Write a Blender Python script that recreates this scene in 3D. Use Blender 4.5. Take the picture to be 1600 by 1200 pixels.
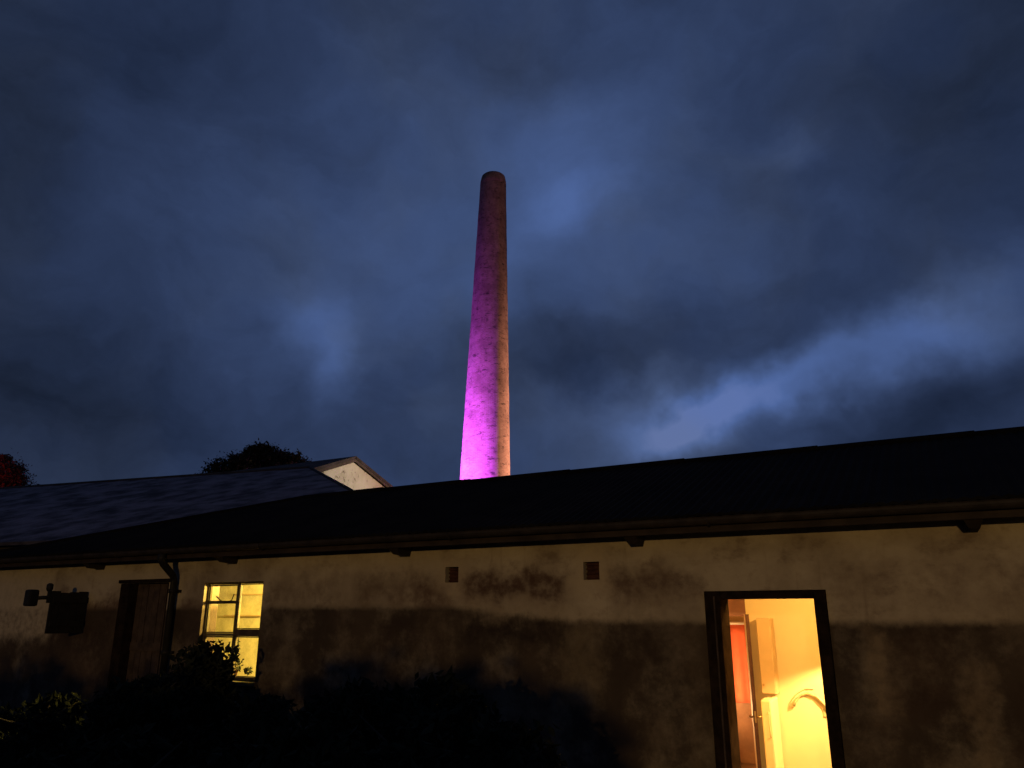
import bpy, bmesh, math, random
import numpy as np
from mathutils import Vector, Matrix

scene = bpy.context.scene
for o in list(bpy.data.objects):
    bpy.data.objects.remove(o)
C = scene.collection
R = math.radians
random.seed(7)
rng = np.random.default_rng(7)

# ------------------------------------------------------------------ camera
CAM = Vector((0.0, -8.1, 2.08))
PITCH, HEAD, FPX = R(16.7), R(28.8), 1202.0
cam_d = bpy.data.cameras.new('camera')
cam_d.sensor_width = 36.0
cam_d.lens = FPX / 1600.0 * 36.0
cam_d.clip_start, cam_d.clip_end = 0.05, 4000.0
cam = bpy.data.objects.new('camera', cam_d)
cam.location = CAM
cam.rotation_euler = (math.pi / 2 + PITCH, 0, HEAD)
C.objects.link(cam)
scene.camera = cam

FW = Vector((-math.sin(HEAD) * math.cos(PITCH), math.cos(HEAD) * math.cos(PITCH), math.sin(PITCH)))
RT = Vector((math.cos(HEAD), math.sin(HEAD), 0))
UP = RT.cross(FW)


def ray(x, y):
    """direction in the world in which the photograph shows its point x, y"""
    return (FW * FPX + RT * (x - 800) + UP * (600 - y)).normalized()


def at(x, y, axis, value):
    """point on that ray where the world coordinate axis (0,1,2) takes the value"""
    d = ray(x, y)
    return CAM + d * ((value - CAM[axis]) / d[axis])


# ------------------------------------------------------------------ node helper
class G:
    def __init__(self, tree):
        self.t = tree
        self.n = tree.nodes
        self.l = tree.links

    def node(self, kind, **props):
        nd = self.n.new(kind)
        for k, v in props.items():
            setattr(nd, k, v)
        return nd

    def put(self, sock, v):
        if hasattr(v, 'links') or isinstance(v, bpy.types.NodeSocket):
            self.l.new(v, sock)
        elif v is not None:
            if isinstance(v, (tuple, list, Vector)) and len(v) == 3 and sock.type == 'RGBA':
                v = (*v, 1)
            sock.default_value = v

    def m(self, op, a, b=None, c=None, clamp=False):
        nd = self.node('ShaderNodeMath', operation=op)
        nd.use_clamp = clamp
        self.put(nd.inputs[0], a)
        self.put(nd.inputs[1], b)
        self.put(nd.inputs[2], c)
        return nd.outputs[0]

    def vm(self, op, a, b=None, out=0):
        nd = self.node('ShaderNodeVectorMath', operation=op)
        self.put(nd.inputs[0], a)
        if b is not None:
            if op == 'SCALE':
                self.put(nd.inputs[3], b)
            else:
                self.put(nd.inputs[1], b)
        return nd.outputs[out]

    def step(self, x, a, b, lo=0.0, hi=1.0):
        nd = self.node('ShaderNodeMapRange', interpolation_type='SMOOTHSTEP')
        self.put(nd.inputs[0], x)
        for i, v in enumerate((a, b, lo, hi)):
            nd.inputs[1 + i].default_value = v
        return nd.outputs[0]

    def noise(self, vec, scale, detail=4, rough=0.55, dist=0.0, color=False):
        nd = self.node('ShaderNodeTexNoise')
        self.put(nd.inputs['Vector'], vec)
        nd.inputs['Scale'].default_value = scale
        nd.inputs['Detail'].default_value = detail
        nd.inputs['Roughness'].default_value = rough
        nd.inputs['Distortion'].default_value = dist
        return nd.outputs[1 if color else 0]

    def mix(self, f, a, b, blend='MIX'):
        nd = self.node('ShaderNodeMix', data_type='RGBA', blend_type=blend)
        self.put(nd.inputs[0], f)
        self.put(nd.inputs[6], a)
        self.put(nd.inputs[7], b)
        return nd.outputs[2]

    def ramp(self, f, stops):
        nd = self.node('ShaderNodeValToRGB')
        el = nd.color_ramp.elements
        while len(el) < len(stops):
            el.new(0.5)
        for e, (p, c) in zip(el, stops):
            e.position, e.color = p, (*c, 1)
        self.put(nd.inputs[0], f)
        return nd.outputs[0]


# ------------------------------------------------------------------ sky
SKY_GAIN = 1.0
world = bpy.data.worlds.new('World')
scene.world = world
world.use_nodes = True
g = G(world.node_tree)
g.n.clear()
tc = g.node('ShaderNodeTexCoord')
dvec = tc.outputs['Generated']
warp = g.vm('SUBTRACT', g.noise(dvec, 5.0, 5, 0.55, color=True), (0.5, 0.5, 0.5))
dw = g.vm('ADD', dvec, g.vm('SCALE', warp, 0.20))


def cloud_patch(x, y, half_len, half_wid, angle, amp):
    """soft elliptical patch of cloud round one direction of the night sky"""
    d0 = ray(x, y)
    e1, e2 = ray(x + 1, y) - d0, ray(x, y - 1) - d0
    e1 = e1.normalized()
    e2 = (e2 - e1 * e2.dot(e1)).normalized()
    ca, sa = math.cos(R(angle)), math.sin(R(angle))
    a = (e1 * ca + e2 * sa) / (half_len / FPX)
    b = (e2 * ca - e1 * sa) / (half_wid / FPX)
    u = g.vm('DOT_PRODUCT', dw, a, 1)
    v = g.vm('DOT_PRODUCT', dw, b, 1)
    u = g.m('SUBTRACT', u, d0.dot(a))
    v = g.m('SUBTRACT', v, d0.dot(b))
    q = g.m('ADD', g.m('MULTIPLY', u, u), g.m('MULTIPLY', v, v))
    e = g.m('EXPONENT', g.m('MULTIPLY', q, -1.0))
    front = g.m('GREATER_THAN', g.vm('DOT_PRODUCT', dvec, d0, 1), 0.0)
    return g.m('MULTIPLY', g.m('MULTIPLY', e, front), amp)


patches = [
    # x, y, half length, half width, angle, strength
    (800, 420, 760, 520, 0, .17),
    (1130, 640, 150, 36, 26, .48), (1350, 545, 170, 46, 25, .24), (1075, 688, 100, 36, 6, .24), (1570, 470, 150, 60, 20, .12), (1440, 500, 60, 40, 10, .10),
    (915, 325, 70, 55, 0, .20), (860, 215, 130, 80, 0, .14), (840, 350, 90, 140, 0, .10), (720, 440, 140, 70, 15, .12),
    (495, 478, 55, 70, 10, .22), (535, 570, 32, 85, -12, .20), (400, 560, 110, 70, 0, .06), (610, 310, 170, 90, 20, .08),
    (1260, 240, 50, 34, 15, .08), (960, 650, 130, 45, 8, .13), (660, 650, 90, 60, 0, .04), (180, 420, 240, 110, 0, .05),
    (1070, 520, 270, 70, 12, -.11), (1480, 640, 190, 48, 22, -.10), (1330, 200, 260, 130, 0, -.04), (880, 590, 110, 55, 0, -.12),
    (60, 90, 380, 220, 20, -.13), (1600, 40, 260, 190, 0, -.11), (60, 640, 300, 150, 0, -.12), (0, 350, 160, 260, 0, -.06), (620, 640, 60, 90, 10, -.06),
    (300, 620, 160, 70, 0, -.05),
]
val = g.m('MULTIPLY_ADD', g.noise(dw, 2.2, 6, 0.52), 0.34, 0.068)
val = g.m('MULTIPLY_ADD', g.noise(g.vm('MULTIPLY', dw, (1, 1, 2.2)), 8.0, 7, 0.6), 0.17, val)
val = g.m('MULTIPLY_ADD', g.noise(g.vm('ADD', dw, (3.1, 1.7, 4.2)), 4.6, 5, .6), .13, g.m('SUBTRACT', val, .065))
for p in patches:
    val = g.m('ADD', val, cloud_patch(*p))
cloud = g.ramp(val, [(0.0, (.003, .0045, .010)), (0.20, (.0085, .0145, .034)), (0.40, (.024, .040, .094)),
                     (0.60, (.046, .078, .185)), (0.85, (.074, .130, .325)), (1.0, (.105, .165, .39))])
grey = g.noise(dw, 3.1, 3, 0.5)
cloud = g.mix(g.step(grey, .48, .66, 0, .38), cloud, g.mix(1.0, cloud, (1.25, 1.02, .74), 'MULTIPLY'))
SUN_EL, SUN_ROT = R(-6.0), R(120)
nishita = g.node('ShaderNodeTexSky', sky_type='NISHITA')
nishita.sun_disc = False
nishita.sun_elevation = SUN_EL
nishita.sun_rotation = SUN_ROT
total = g.mix(1.0, cloud, g.mix(1.0, nishita.outputs[0], (.05, .05, .05), 'MULTIPLY'), 'ADD')
bg = g.node('ShaderNodeBackground')
g.put(bg.inputs[0], total)
bg.inputs[1].default_value = SKY_GAIN
wo = g.node('ShaderNodeOutputWorld')
g.l.new(bg.outputs[0], wo.inputs[0])

# ------------------------------------------------------------------ view and light levels
scene.view_settings.view_transform = 'Standard'
scene.view_settings.look = 'None'
scene.view_settings.exposure = 0.0
scene.view_settings.gamma = 1.0
scene.view_settings.use_curve_mapping = False
scene.cycles.max_bounces = 8
scene.cycles.use_denoising = True
scene.cycles.sample_clamp_indirect = 3.0

P_STREET = 10200.0          # sodium street lamp behind the photographer
P_MAGENTA = 190000.0        # floodlight at the foot of the chimney
P_CHIMNEY_WARM = 33000.0    # yard lamp to the right of the chimney
P_GABLE = 1300.0            # lamp over the yard at the white gable
P_DOOR_ROOM = 330.0
P_DOOR_BULB = 118.0
P_FAR_ROOM = 58.0
P_WINDOW_ROOM = 980.0
P_RED = 1500.0
P_TOP_FILL = 6800.0           # added unseen fill that warms the chimney top from front right


def lamp(name, kind, loc, power, color, radius=.05, target=None, size=None, blend=.3, parent=None):
    d = bpy.data.lights.new(name, kind)
    d.energy, d.color = power, color
    d.shadow_soft_size = radius
    if kind == 'SPOT':
        d.spot_size, d.spot_blend = R(size), blend
    o = bpy.data.objects.new(name, d)
    o.location = loc
    if target is not None:
        o.rotation_euler = (Vector(target) - Vector(loc)).to_track_quat('-Z', 'Y').to_euler()
    C.objects.link(o)
    if parent is not None:
        o.parent = parent
    return o


# ------------------------------------------------------------------ materials
def mat(name, color, rough=.8, scale=6.0, vary=.25, bump=.15, bump_scale=None, metal=0.0, spec=.3, dist=.01):
    """surface of one colour with uneven tone and a fine relief"""
    m = bpy.data.materials.new(name)
    m.use_nodes = True
    g = G(m.node_tree)
    b = g.n['Principled BSDF']
    t = g.node('ShaderNodeTexCoord').outputs['Object']
    n = g.noise(t, scale, 6, .6)
    lo = tuple(c * (1 - vary) for c in color)
    hi = tuple(min(1, c * (1 + vary)) for c in color)
    g.put(b.inputs['Base Color'], g.mix(g.step(n, .3, .7), lo, hi))
    b.inputs['Roughness'].default_value = rough
    b.inputs['Metallic'].default_value = metal
    b.inputs['Specular IOR Level'].default_value = spec
    if bump:
        bp = g.node('ShaderNodeBump')
        bp.inputs['Strength'].default_value = bump
        bp.inputs['Distance'].default_value = dist
        g.put(bp.inputs['Height'], g.noise(t, bump_scale or scale * 6, 5, .6))
        g.l.new(bp.outputs[0], b.inputs['Normal'])
    return m


def mat_emit(name, color, strength):
    m = bpy.data.materials.new(name)
    m.use_nodes = True
    b = m.node_tree.nodes['Principled BSDF']
    b.inputs['Base Color'].default_value = (*color, 1)
    b.inputs['Emission Color'].default_value = (*color, 1)
    b.inputs['Emission Strength'].default_value = strength
    return m


def mat_glass(name, tint=(.95, .95, .9), gloss=.06, rough=.03):
    m = bpy.data.materials.new(name)
    m.use_nodes = True
    g = G(m.node_tree)
    g.n.clear()
    tr = g.node('ShaderNodeBsdfTransparent')
    n = g.noise(g.node('ShaderNodeTexCoord').outputs['Object'], 5, 5, .6)
    g.put(tr.inputs[0], g.mix(g.step(n, .35, .75), tint, tuple(c * .86 for c in tint)))
    gl = g.node('ShaderNodeBsdfGlossy')
    gl.inputs['Roughness'].default_value = rough
    fr = g.node('ShaderNodeLayerWeight')
    fr.inputs[0].default_value = .25
    mx = g.node('ShaderNodeMixShader')
    g.put(mx.inputs[0], g.m('MULTIPLY_ADD', fr.outputs['Fresnel'], .25, gloss))
    g.l.new(tr.outputs[0], mx.inputs[1])
    g.l.new(gl.outputs[0], mx.inputs[2])
    out = g.node('ShaderNodeOutputMaterial')
    g.l.new(mx.outputs[0], out.inputs[0])
    return m


def mat_facade():
    """lime render: pale above, a much darker band below, with stains, scuffs and patches"""
    m = bpy.data.materials.new('stained_render')
    m.use_nodes = True
    g = G(m.node_tree)
    b = g.n['Principled BSDF']
    t = g.node('ShaderNodeTexCoord').outputs['Object']
    n1 = g.noise(t, 1.3, 6, .6)
    n2 = g.noise(t, 9.0, 6, .65)
    wv = g.vm('SUBTRACT', g.noise(t, 2.6, 6, .65, color=True), (.5, .5, .5))
    wv2 = g.vm('SUBTRACT', g.noise(t, 6.5, 7, .7, color=True), (.5, .5, .5))
    tw = g.vm('ADD', g.vm('ADD', t, g.vm('SCALE', wv, .55)), g.vm('SCALE', wv2, .22))
    sep = g.node('ShaderNodeSeparateXYZ')
    g.l.new(tw, sep.inputs[0])
    X, Z = sep.outputs[0], sep.outputs[2]
    sep2 = g.node('ShaderNodeSeparateXYZ')
    g.l.new(g.vm('ADD', t, g.vm('SCALE', wv, .05)), sep2.inputs[0])
    X2, Z2 = sep2.outputs[0], sep2.outputs[2]

    patchy = g.step(n2, .30, .62, .45, 1.0)

    def box(x0, y0, x1, y1, e=.17, crisp=False):
        a, c = at(x0, y0, 1, 0.0), at(x1, y1, 1, 0.0)
        xx, zz = (X2, Z2) if crisp else (X, Z)
        f = g.m('MULTIPLY', g.step(xx, a.x - e, a.x + e), g.step(xx, c.x - e, c.x + e, 1, 0))
        f = g.m('MULTIPLY', f, patchy)
        return g.m('MULTIPLY', f, g.m('MULTIPLY', g.step(zz, c.z - e, c.z + e), g.step(zz, a.z - e * .6, a.z + e * .6, 1, 0)))

    base = g.mix(g.step(n1, .3, .72), (.46, .40, .30), (.30, .25, .18))
    base = g.mix(g.step(n2, .52, .75, 0, .5), base, (.24, .19, .13))
    stain, grime, lower_band = (.17, .125, .085), (.095, .055, .04), (.034, .024, .019)
    lower_band_m = g.mix(g.step(n1, .35, .7), lower_band, (.066, .048, .036))
    # darker lower band: its top edge steps down along the wall
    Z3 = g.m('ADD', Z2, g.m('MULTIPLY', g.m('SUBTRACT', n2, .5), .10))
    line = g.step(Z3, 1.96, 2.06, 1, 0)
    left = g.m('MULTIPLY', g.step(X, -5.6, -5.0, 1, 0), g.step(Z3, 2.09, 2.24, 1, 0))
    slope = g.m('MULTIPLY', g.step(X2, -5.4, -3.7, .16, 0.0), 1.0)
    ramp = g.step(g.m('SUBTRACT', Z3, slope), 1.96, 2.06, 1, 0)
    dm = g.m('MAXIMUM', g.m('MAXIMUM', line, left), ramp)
    col = base
    soot = g.noise(g.vm('MULTIPLY', t, (1, 1, 1.5)), 2.1, 8, .68)
    col = g.mix(g.step(soot, .50, .70, 0, .55), col, grime)
    col = g.mix(g.step(soot, .45, .33, 0, .35), col, (.50, .44, .33))
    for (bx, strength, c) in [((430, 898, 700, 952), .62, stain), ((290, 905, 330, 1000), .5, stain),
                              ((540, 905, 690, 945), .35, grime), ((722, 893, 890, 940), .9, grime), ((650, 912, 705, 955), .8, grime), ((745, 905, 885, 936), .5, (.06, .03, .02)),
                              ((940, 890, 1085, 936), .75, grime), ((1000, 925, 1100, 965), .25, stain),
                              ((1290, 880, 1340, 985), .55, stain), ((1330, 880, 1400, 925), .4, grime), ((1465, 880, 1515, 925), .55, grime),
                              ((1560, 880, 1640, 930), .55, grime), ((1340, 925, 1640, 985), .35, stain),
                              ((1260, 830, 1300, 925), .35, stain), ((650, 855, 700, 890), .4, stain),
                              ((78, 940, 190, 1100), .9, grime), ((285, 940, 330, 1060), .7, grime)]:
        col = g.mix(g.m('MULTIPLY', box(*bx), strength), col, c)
    drips = g.noise(g.vm('MULTIPLY', t, (5.0, 1, .5)), 1.6, 5, .6)
    col = g.mix(g.step(drips, .56, .78, 0, .45), col, stain)
    col = g.mix(g.m('MULTIPLY', dm, g.step(g.noise(t, 1.7, 7, .7), .30, .58, .62, .97)), col, lower_band_m)
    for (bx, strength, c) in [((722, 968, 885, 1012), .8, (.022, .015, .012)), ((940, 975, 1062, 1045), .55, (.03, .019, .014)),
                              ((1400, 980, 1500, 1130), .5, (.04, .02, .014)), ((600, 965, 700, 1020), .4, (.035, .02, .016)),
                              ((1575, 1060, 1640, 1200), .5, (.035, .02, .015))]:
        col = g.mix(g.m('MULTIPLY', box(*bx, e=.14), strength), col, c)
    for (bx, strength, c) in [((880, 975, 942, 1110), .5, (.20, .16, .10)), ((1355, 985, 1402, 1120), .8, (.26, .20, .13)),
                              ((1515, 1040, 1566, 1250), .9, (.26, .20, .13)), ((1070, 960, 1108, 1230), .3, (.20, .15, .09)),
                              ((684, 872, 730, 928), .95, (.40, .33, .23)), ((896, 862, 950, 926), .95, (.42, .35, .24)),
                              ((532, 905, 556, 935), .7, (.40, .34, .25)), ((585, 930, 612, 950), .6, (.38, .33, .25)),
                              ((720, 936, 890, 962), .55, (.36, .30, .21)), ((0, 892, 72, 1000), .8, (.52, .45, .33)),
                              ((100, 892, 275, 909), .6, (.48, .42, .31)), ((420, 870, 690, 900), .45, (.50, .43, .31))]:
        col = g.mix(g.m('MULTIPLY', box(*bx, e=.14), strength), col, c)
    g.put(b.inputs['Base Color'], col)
    b.inputs['Roughness'].default_value = .92
    b.inputs['Specular IOR Level'].default_value = .15
    bp = g.node('ShaderNodeBump')
    bp.inputs['Strength'].default_value = .5
    bp.inputs['Distance'].default_value = .02
    g.put(bp.inputs['Height'], g.m('ADD', g.noise(t, 4.0, 8, .65), g.m('MULTIPLY', dm, -.25)))
    g.l.new(bp.outputs[0], b.inputs['Normal'])
    return m


def mat_brick(name, c1, c2, mortar, w=.24, h=.077):
    """brickwork laid out on the UV map, whose unit is the metre"""
    m = bpy.data.materials.new(name)
    m.use_nodes = True
    g = G(m.node_tree)
    b = g.n['Principled BSDF']
    uv = g.node('ShaderNodeTexCoord').outputs['UV']
    br = g.node('ShaderNodeTexBrick')
    g.put(br.inputs['Vector'], uv)
    g.put(br.inputs['Color1'], c1)
    g.put(br.inputs['Color2'], c2)
    g.put(br.inputs['Mortar'], mortar)
    br.inputs['Scale'].default_value = 1.0
    br.inputs['Mortar Size'].default_value = .008
    br.inputs['Brick Width'].default_value = w
    br.inputs['Row Height'].default_value = h
    n = g.noise(g.node('ShaderNodeTexCoord').outputs['Object'], .8, 8, .7)
    n2 = g.noise(uv, 2.6, 8, .75)
    col = g.mix(g.step(n, .40, .66, 0, .7), br.outputs[0], tuple(c * .40 for c in c1))
    col = g.mix(g.step(n2, .52, .66, 0, .75), col, tuple(c * .25 for c in c2))
    n3 = g.noise(g.vm('MULTIPLY', uv, (1.3, 5.0, 1)), 1.0, 4, .75)
    col = g.mix(g.step(n3, .57, .64, 0, .85), col, tuple(c * .14 for c in c2))
    col = g.mix(g.step(n3, .40, .30, 0, .5), col, (.58, .44, .36))
    g.put(b.inputs['Base Color'], col)
    b.inputs['Roughness'].default_value = .9
    bp = g.node('ShaderNodeBump')
    bp.inputs['Strength'].default_value = .6
    bp.inputs['Distance'].default_value = .012
    g.put(bp.inputs['Height'], g.m('ADD', g.m('MULTIPLY', br.outputs['Fac'], -1.0), g.m('MULTIPLY', n2, .8)))
    g.l.new(bp.outputs[0], b.inputs['Normal'])
    return m


def mat_leaf(name, color, vary=.4):
    m = bpy.data.materials.new(name)
    m.use_nodes = True
    g = G(m.node_tree)
    b = g.n['Principled BSDF']
    n = g.noise(g.node('ShaderNodeTexCoord').outputs['Object'], 2.5, 4, .6)
    g.put(b.inputs['Base Color'], g.mix(g.step(n, .35, .65), tuple(c * (1 - vary) for c in color), tuple(c * (1 + vary) for c in color)))
    b.inputs['Roughness'].default_value = .85
    b.inputs['Specular IOR Level'].default_value = .06
    return m


def mat_gable():
    """limewash that has flaked off in dark spots"""
    m = bpy.data.materials.new('flaking_limewash')
    m.use_nodes = True
    g = G(m.node_tree)
    b = g.n['Principled BSDF']
    t = g.node('ShaderNodeTexCoord').outputs['Object']
    n = g.noise(t, 1.3, 4, .55)
    n2 = g.noise(t, 4.2, 4, .6)
    col = g.mix(g.step(n, .35, .65), (.66, .63, .52), (.55, .51, .41))
    f = g.m('MULTIPLY', g.step(n2, .55, .62), g.step(n, .48, .56))
    f = g.m('MAXIMUM', f, g.step(n2, .66, .72))
    g.put(b.inputs['Base Color'], g.mix(g.m('MULTIPLY', f, .8), col, (.14, .12, .085)))
    b.inputs['Roughness'].default_value = .9
    return m


M = {}
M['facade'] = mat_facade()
M['inner_plaster'] = mat('inner_plaster', (.50, .47, .40), .9, 3, .08, .1)
M['warm_paint'] = mat('warm_paint', (.78, .66, .40), .85, 1.2, .05, .12)
M['yellow_paint'] = mat('yellow_paint', (.80, .74, .46), .85, 1.4, .07, .12)
M['roof'] = mat('sooty_roofing', (.0075, .007, .007), .9, 1.6, .35, .3, spec=.06)
M['outbuilding_roof'] = mat('weathered_slate', (.125, .112, .13), .9, 1.1, .7, .6, 9.0, dist=.05, spec=.2)
M['fascia'] = mat('fascia_paint', (.030, .021, .017), .8, 5, .35, .3)
M['gutter'] = mat('gutter_iron', (.026, .021, .019), .7, 7, .4, .3, spec=.3)
M['rafter'] = mat('rafter_wood', (.022, .016, .012), .85, 8, .3, .3)
M['frame_wood'] = mat('dark_frame_wood', (.018, .012, .009), .95, 9, .4, .3, spec=0)
M['board'] = mat('brown_boarding', (.055, .038, .030), .85, 6, .4, .4)
M['terracotta'] = mat('terracotta', (.055, .022, .016), .95, 12, .35, .4)
M['iron'] = mat('black_iron', (.010, .009, .008), .7, 10, .4, .3)
M['sash'] = mat('sash_paint', (.070, .055, .030), .65, 9, .3, .3)
M['glass'] = mat_glass('window_glass', gloss=.005)
M['leaf_door'] = mat('dark_door_edge', (.085, .035, .022), .6, 8, .3, .2)
M['brass'] = mat('worn_brass', (.42, .26, .11), .35, 12, .2, .1, metal=.9)
M['banner'] = mat('red_fabric', (.82, .17, .08), .85, 7, .06, .1)
M['white_rail'] = mat('white_enamel', (.85, .82, .72), .4, 8, .03, .05)
M['wainscot'] = mat('brown_wainscot', (.30, .15, .075), .7, 4, .2, .2)
M['tan_cabinet'] = mat('tan_cabinet', (.62, .45, .24), .6, 5, .06, .1)
M['cream_enamel'] = mat('cream_enamel', (.80, .70, .42), .45, 6, .04, .05)
M['olive_metal'] = mat('olive_metal', (.52, .46, .24), .5, 9, .15, .1, spec=.5)
M['lamp_shade'] = mat('dark_lamp_shade', (.05, .05, .045), .6, 9, .2, .1)
M['bulb'] = mat_emit('bulb_glow', (1, .75, .4), 12.0)
M['floor'] = mat('brown_lino', (.16, .10, .07), .6, 4, .2, .1)
M['gable'] = mat_gable()
M['dark_roof'] = mat('dark_tile', (.055, .048, .045), .85, 2.0, .35, .5, 8, dist=.04, spec=.15)
M['verge'] = mat('verge_wood', (.07, .055, .045), .8, 5, .3, .3)
M['outbuilding_wall'] = mat('grey_render', (.085, .075, .062), .9, 2, .2, .3)
M['chimney'] = mat_brick('chimney_brick', (.50, .255, .185), (.36, .165, .12), (.50, .40, .33))
M['cap'] = mat('sooty_brick', (.10, .06, .05), .95, 5, .4, .4)
M['shade_wall'] = mat('shade_wall_render', (.20, .17, .13), .9, 2, .25, .3)
M['ground'] = mat('dark_earth', (.045, .040, .028), .95, .8, .4, .6, 20, dist=.04, spec=.1)
M['shrub'] = mat_leaf('shrub_leaf', (.017, .020, .012))
M['tree'] = mat_leaf('tree_leaf', (.035, .034, .020))
M['red_tree'] = mat_leaf('red_lit_leaf', (.16, .05, .035))  # leaves tinted red to carry part of the red light
M['bark'] = mat('bark', (.05, .04, .03), .95, 6, .35, .6)


# ------------------------------------------------------------------ mesh helpers
def obj(name, data, material=None, parent=None, label=None, category=None, group=None, kind=None, loc=None):
    me = bpy.data.meshes.new(name)
    if isinstance(data, bmesh.types.BMesh):
        data.normal_update()
        data.to_mesh(me)
        data.free()
    else:
        me.from_pydata(*data)
    if material is not None:
        me.materials.append(material)
    o = bpy.data.objects.new(name, me)
    C.objects.link(o)
    if parent is not None:
        o.parent = parent
    if loc is not None:
        o.location = loc
    tag(o, label, category, group, kind)
    return o


def tag(o, label=None, category=None, group=None, kind=None):
    for k, v in (('label', label), ('category', category), ('group', group), ('kind', kind)):
        if v:
            o[k] = v
    return o


def thing(name, label, category, loc=(0, 0, 0), group=None):
    o = bpy.data.objects.new(name, None)
    o.location = loc
    o.empty_display_size = .2
    C.objects.link(o)
    return tag(o, label, category, group)


def bx(x0, x1, y0, y1, z0, z1, bev=0.0, bm=None):
    own = bm is None
    bm = bm or bmesh.new()
    r = bmesh.ops.create_cube(bm, size=1.0)
    bmesh.ops.scale(bm, vec=(x1 - x0, y1 - y0, z1 - z0), verts=r['verts'])
    bmesh.ops.translate(bm, vec=((x0 + x1) / 2, (y0 + y1) / 2, (z0 + z1) / 2), verts=r['verts'])
    if bev:
        es = list({e for v in r['verts'] for e in v.link_edges})
        bmesh.ops.bevel(bm, geom=es, offset=bev, segments=2, affect='EDGES', profile=.6)
    return bm


def tube(points, radii, seg=12, bm=None, cap=True):
    bm = bm or bmesh.new()
    pts = [Vector(p) for p in points]
    if not hasattr(radii, '__len__'):
        radii = [radii] * len(pts)
    rings = []
    ref = None
    for i, p in enumerate(pts):
        d = (pts[min(i + 1, len(pts) - 1)] - pts[max(i - 1, 0)]).normalized()
        if ref is None:
            ref = d.orthogonal().normalized()
        ref = (ref - d * ref.dot(d)).normalized()
        s = d.cross(ref)
        rings.append([bm.verts.new(p + (ref * math.cos(a) + s * math.sin(a)) * radii[i])
                      for a in (2 * math.pi * k / seg for k in range(seg))])
    for a, b in zip(rings, rings[1:]):
        for k in range(seg):
            bm.faces.new((a[k], a[(k + 1) % seg], b[(k + 1) % seg], b[k])).smooth = True
    if cap:
        bm.faces.new(rings[0][::-1])
        bm.faces.new(rings[-1])
    return bm


def poly_solid(front, back):
    """closed solid between two polygons with the same number of corners"""
    bm = bmesh.new()
    a = [bm.verts.new(p) for p in front]
    b = [bm.verts.new(p) for p in back]
    bm.faces.new(a)
    bm.faces.new(b[::-1])
    n = len(a)
    for i in range(n):
        bm.faces.new((a[i], b[i], b[(i + 1) % n], a[(i + 1) % n]))
    bmesh.ops.recalc_face_normals(bm, faces=bm.faces)
    return bm


def sheet(corners, thick):
    """slab of a given thickness below a plane polygon"""
    p = [Vector(c) for c in corners]
    n = (p[1] - p[0]).cross(p[2] - p[0]).normalized()
    if n.z < 0:
        n = -n
    return poly_solid(p, [q - n * thick for q in p])


def leaf_cloud(clumps, count, size, flat=.0, seed=1):
    """many small bent leaf faces scattered through a set of ellipsoid clumps (cx,cy,cz,rx,ry,rz)"""
    r = np.random.default_rng(seed)
    cl = np.array(clumps, float)
    w = (cl[:, 3] * cl[:, 4] * cl[:, 5]) ** (2 / 3)
    idx = r.choice(len(cl), count, p=w / w.sum())
    d = r.normal(size=(count, 3))
    d /= np.linalg.norm(d, axis=1)[:, None]
    rad = r.random(count) ** .45
    rad *= 1 + .12 * r.normal(size=count)
    c = cl[idx, :3] + d * cl[idx, 3:] * rad[:, None]
    u = r.normal(size=(count, 3))
    u /= np.linalg.norm(u, axis=1)[:, None]
    n = d + .9 * r.normal(size=(count, 3))
    n -= u * (n * u).sum(1)[:, None]
    n /= np.linalg.norm(n, axis=1)[:, None]
    v = np.cross(n, u)
    s = size * (.6 + .8 * r.random(count))[:, None]
    a, b = u * s, v * s * .45
    k = n * s * .18
    V = np.stack([c - a, c - b - k, c + a, c + b - k], 1).reshape(-1, 3)
    F = [(4 * i, 4 * i + 1, 4 * i + 2) for i in range(count)] + [(4 * i, 4 * i + 2, 4 * i + 3) for i in range(count)]
    return V.tolist(), [], F


def clumps_dome(n, rx, ry, z0, z1, r0, r1, seed, power=.5):
    r = np.random.default_rng(seed)
    out = []
    for i in range(n):
        a = r.random() * 2 * math.pi
        q = r.random() ** power
        h = r.random()
        taper = math.sqrt(max(0, 1 - (h * .92) ** 2))
        rr = r0 + (r1 - r0) * r.random()
        out.append((math.cos(a) * rx * q * taper, math.sin(a) * ry * q * taper, z0 + (z1 - z0) * h, rr, rr, rr * .8))
    return out


def branches(height, spread, n, r0, seed, z_first=.35):
    r = random.Random(seed)
    bm = bmesh.new()
    top = Vector((r.uniform(-.1, .1) * spread, r.uniform(-.1, .1) * spread, height * .8))
    tube([(0, 0, -.1), (r.uniform(-.05, .05), 0, height * .3), top], [r0, r0 * .72, r0 * .22], 10, bm)
    for i in range(n):
        t = z_first + (1 - z_first) * (i / n) * .85
        a = i * 2.4 + r.uniform(-.4, .4)
        p = Vector((0, 0, height * .8 * t))
        L = spread * r.uniform(.6, .95) * (1.1 - .5 * t)
        q = p + Vector((math.cos(a) * L * .5, math.sin(a) * L * .5, height * .10))
        e = p + Vector((math.cos(a) * L, math.sin(a) * L, height * .24))
        tube([p, q, e], [r0 * .42, r0 * .26, r0 * .07], 7, bm)
    return bm


# ------------------------------------------------------------------ ground
bm = bmesh.new()
bmesh.ops.create_grid(bm, x_segments=60, y_segments=60, size=1500)
obj('ground', bm, M['ground'], kind='structure', loc=(0, 0, 0))

# ------------------------------------------------------------------ the long shed in front
XL, XR, DEPTH, T = -15.1, 4.6, 5.2, .28
Z_EAVE = 3.06
shed = thing('long_shed', 'long low rendered shed with black roof, lit doorway and lit window', 'building', (0, 0, 0))

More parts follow.
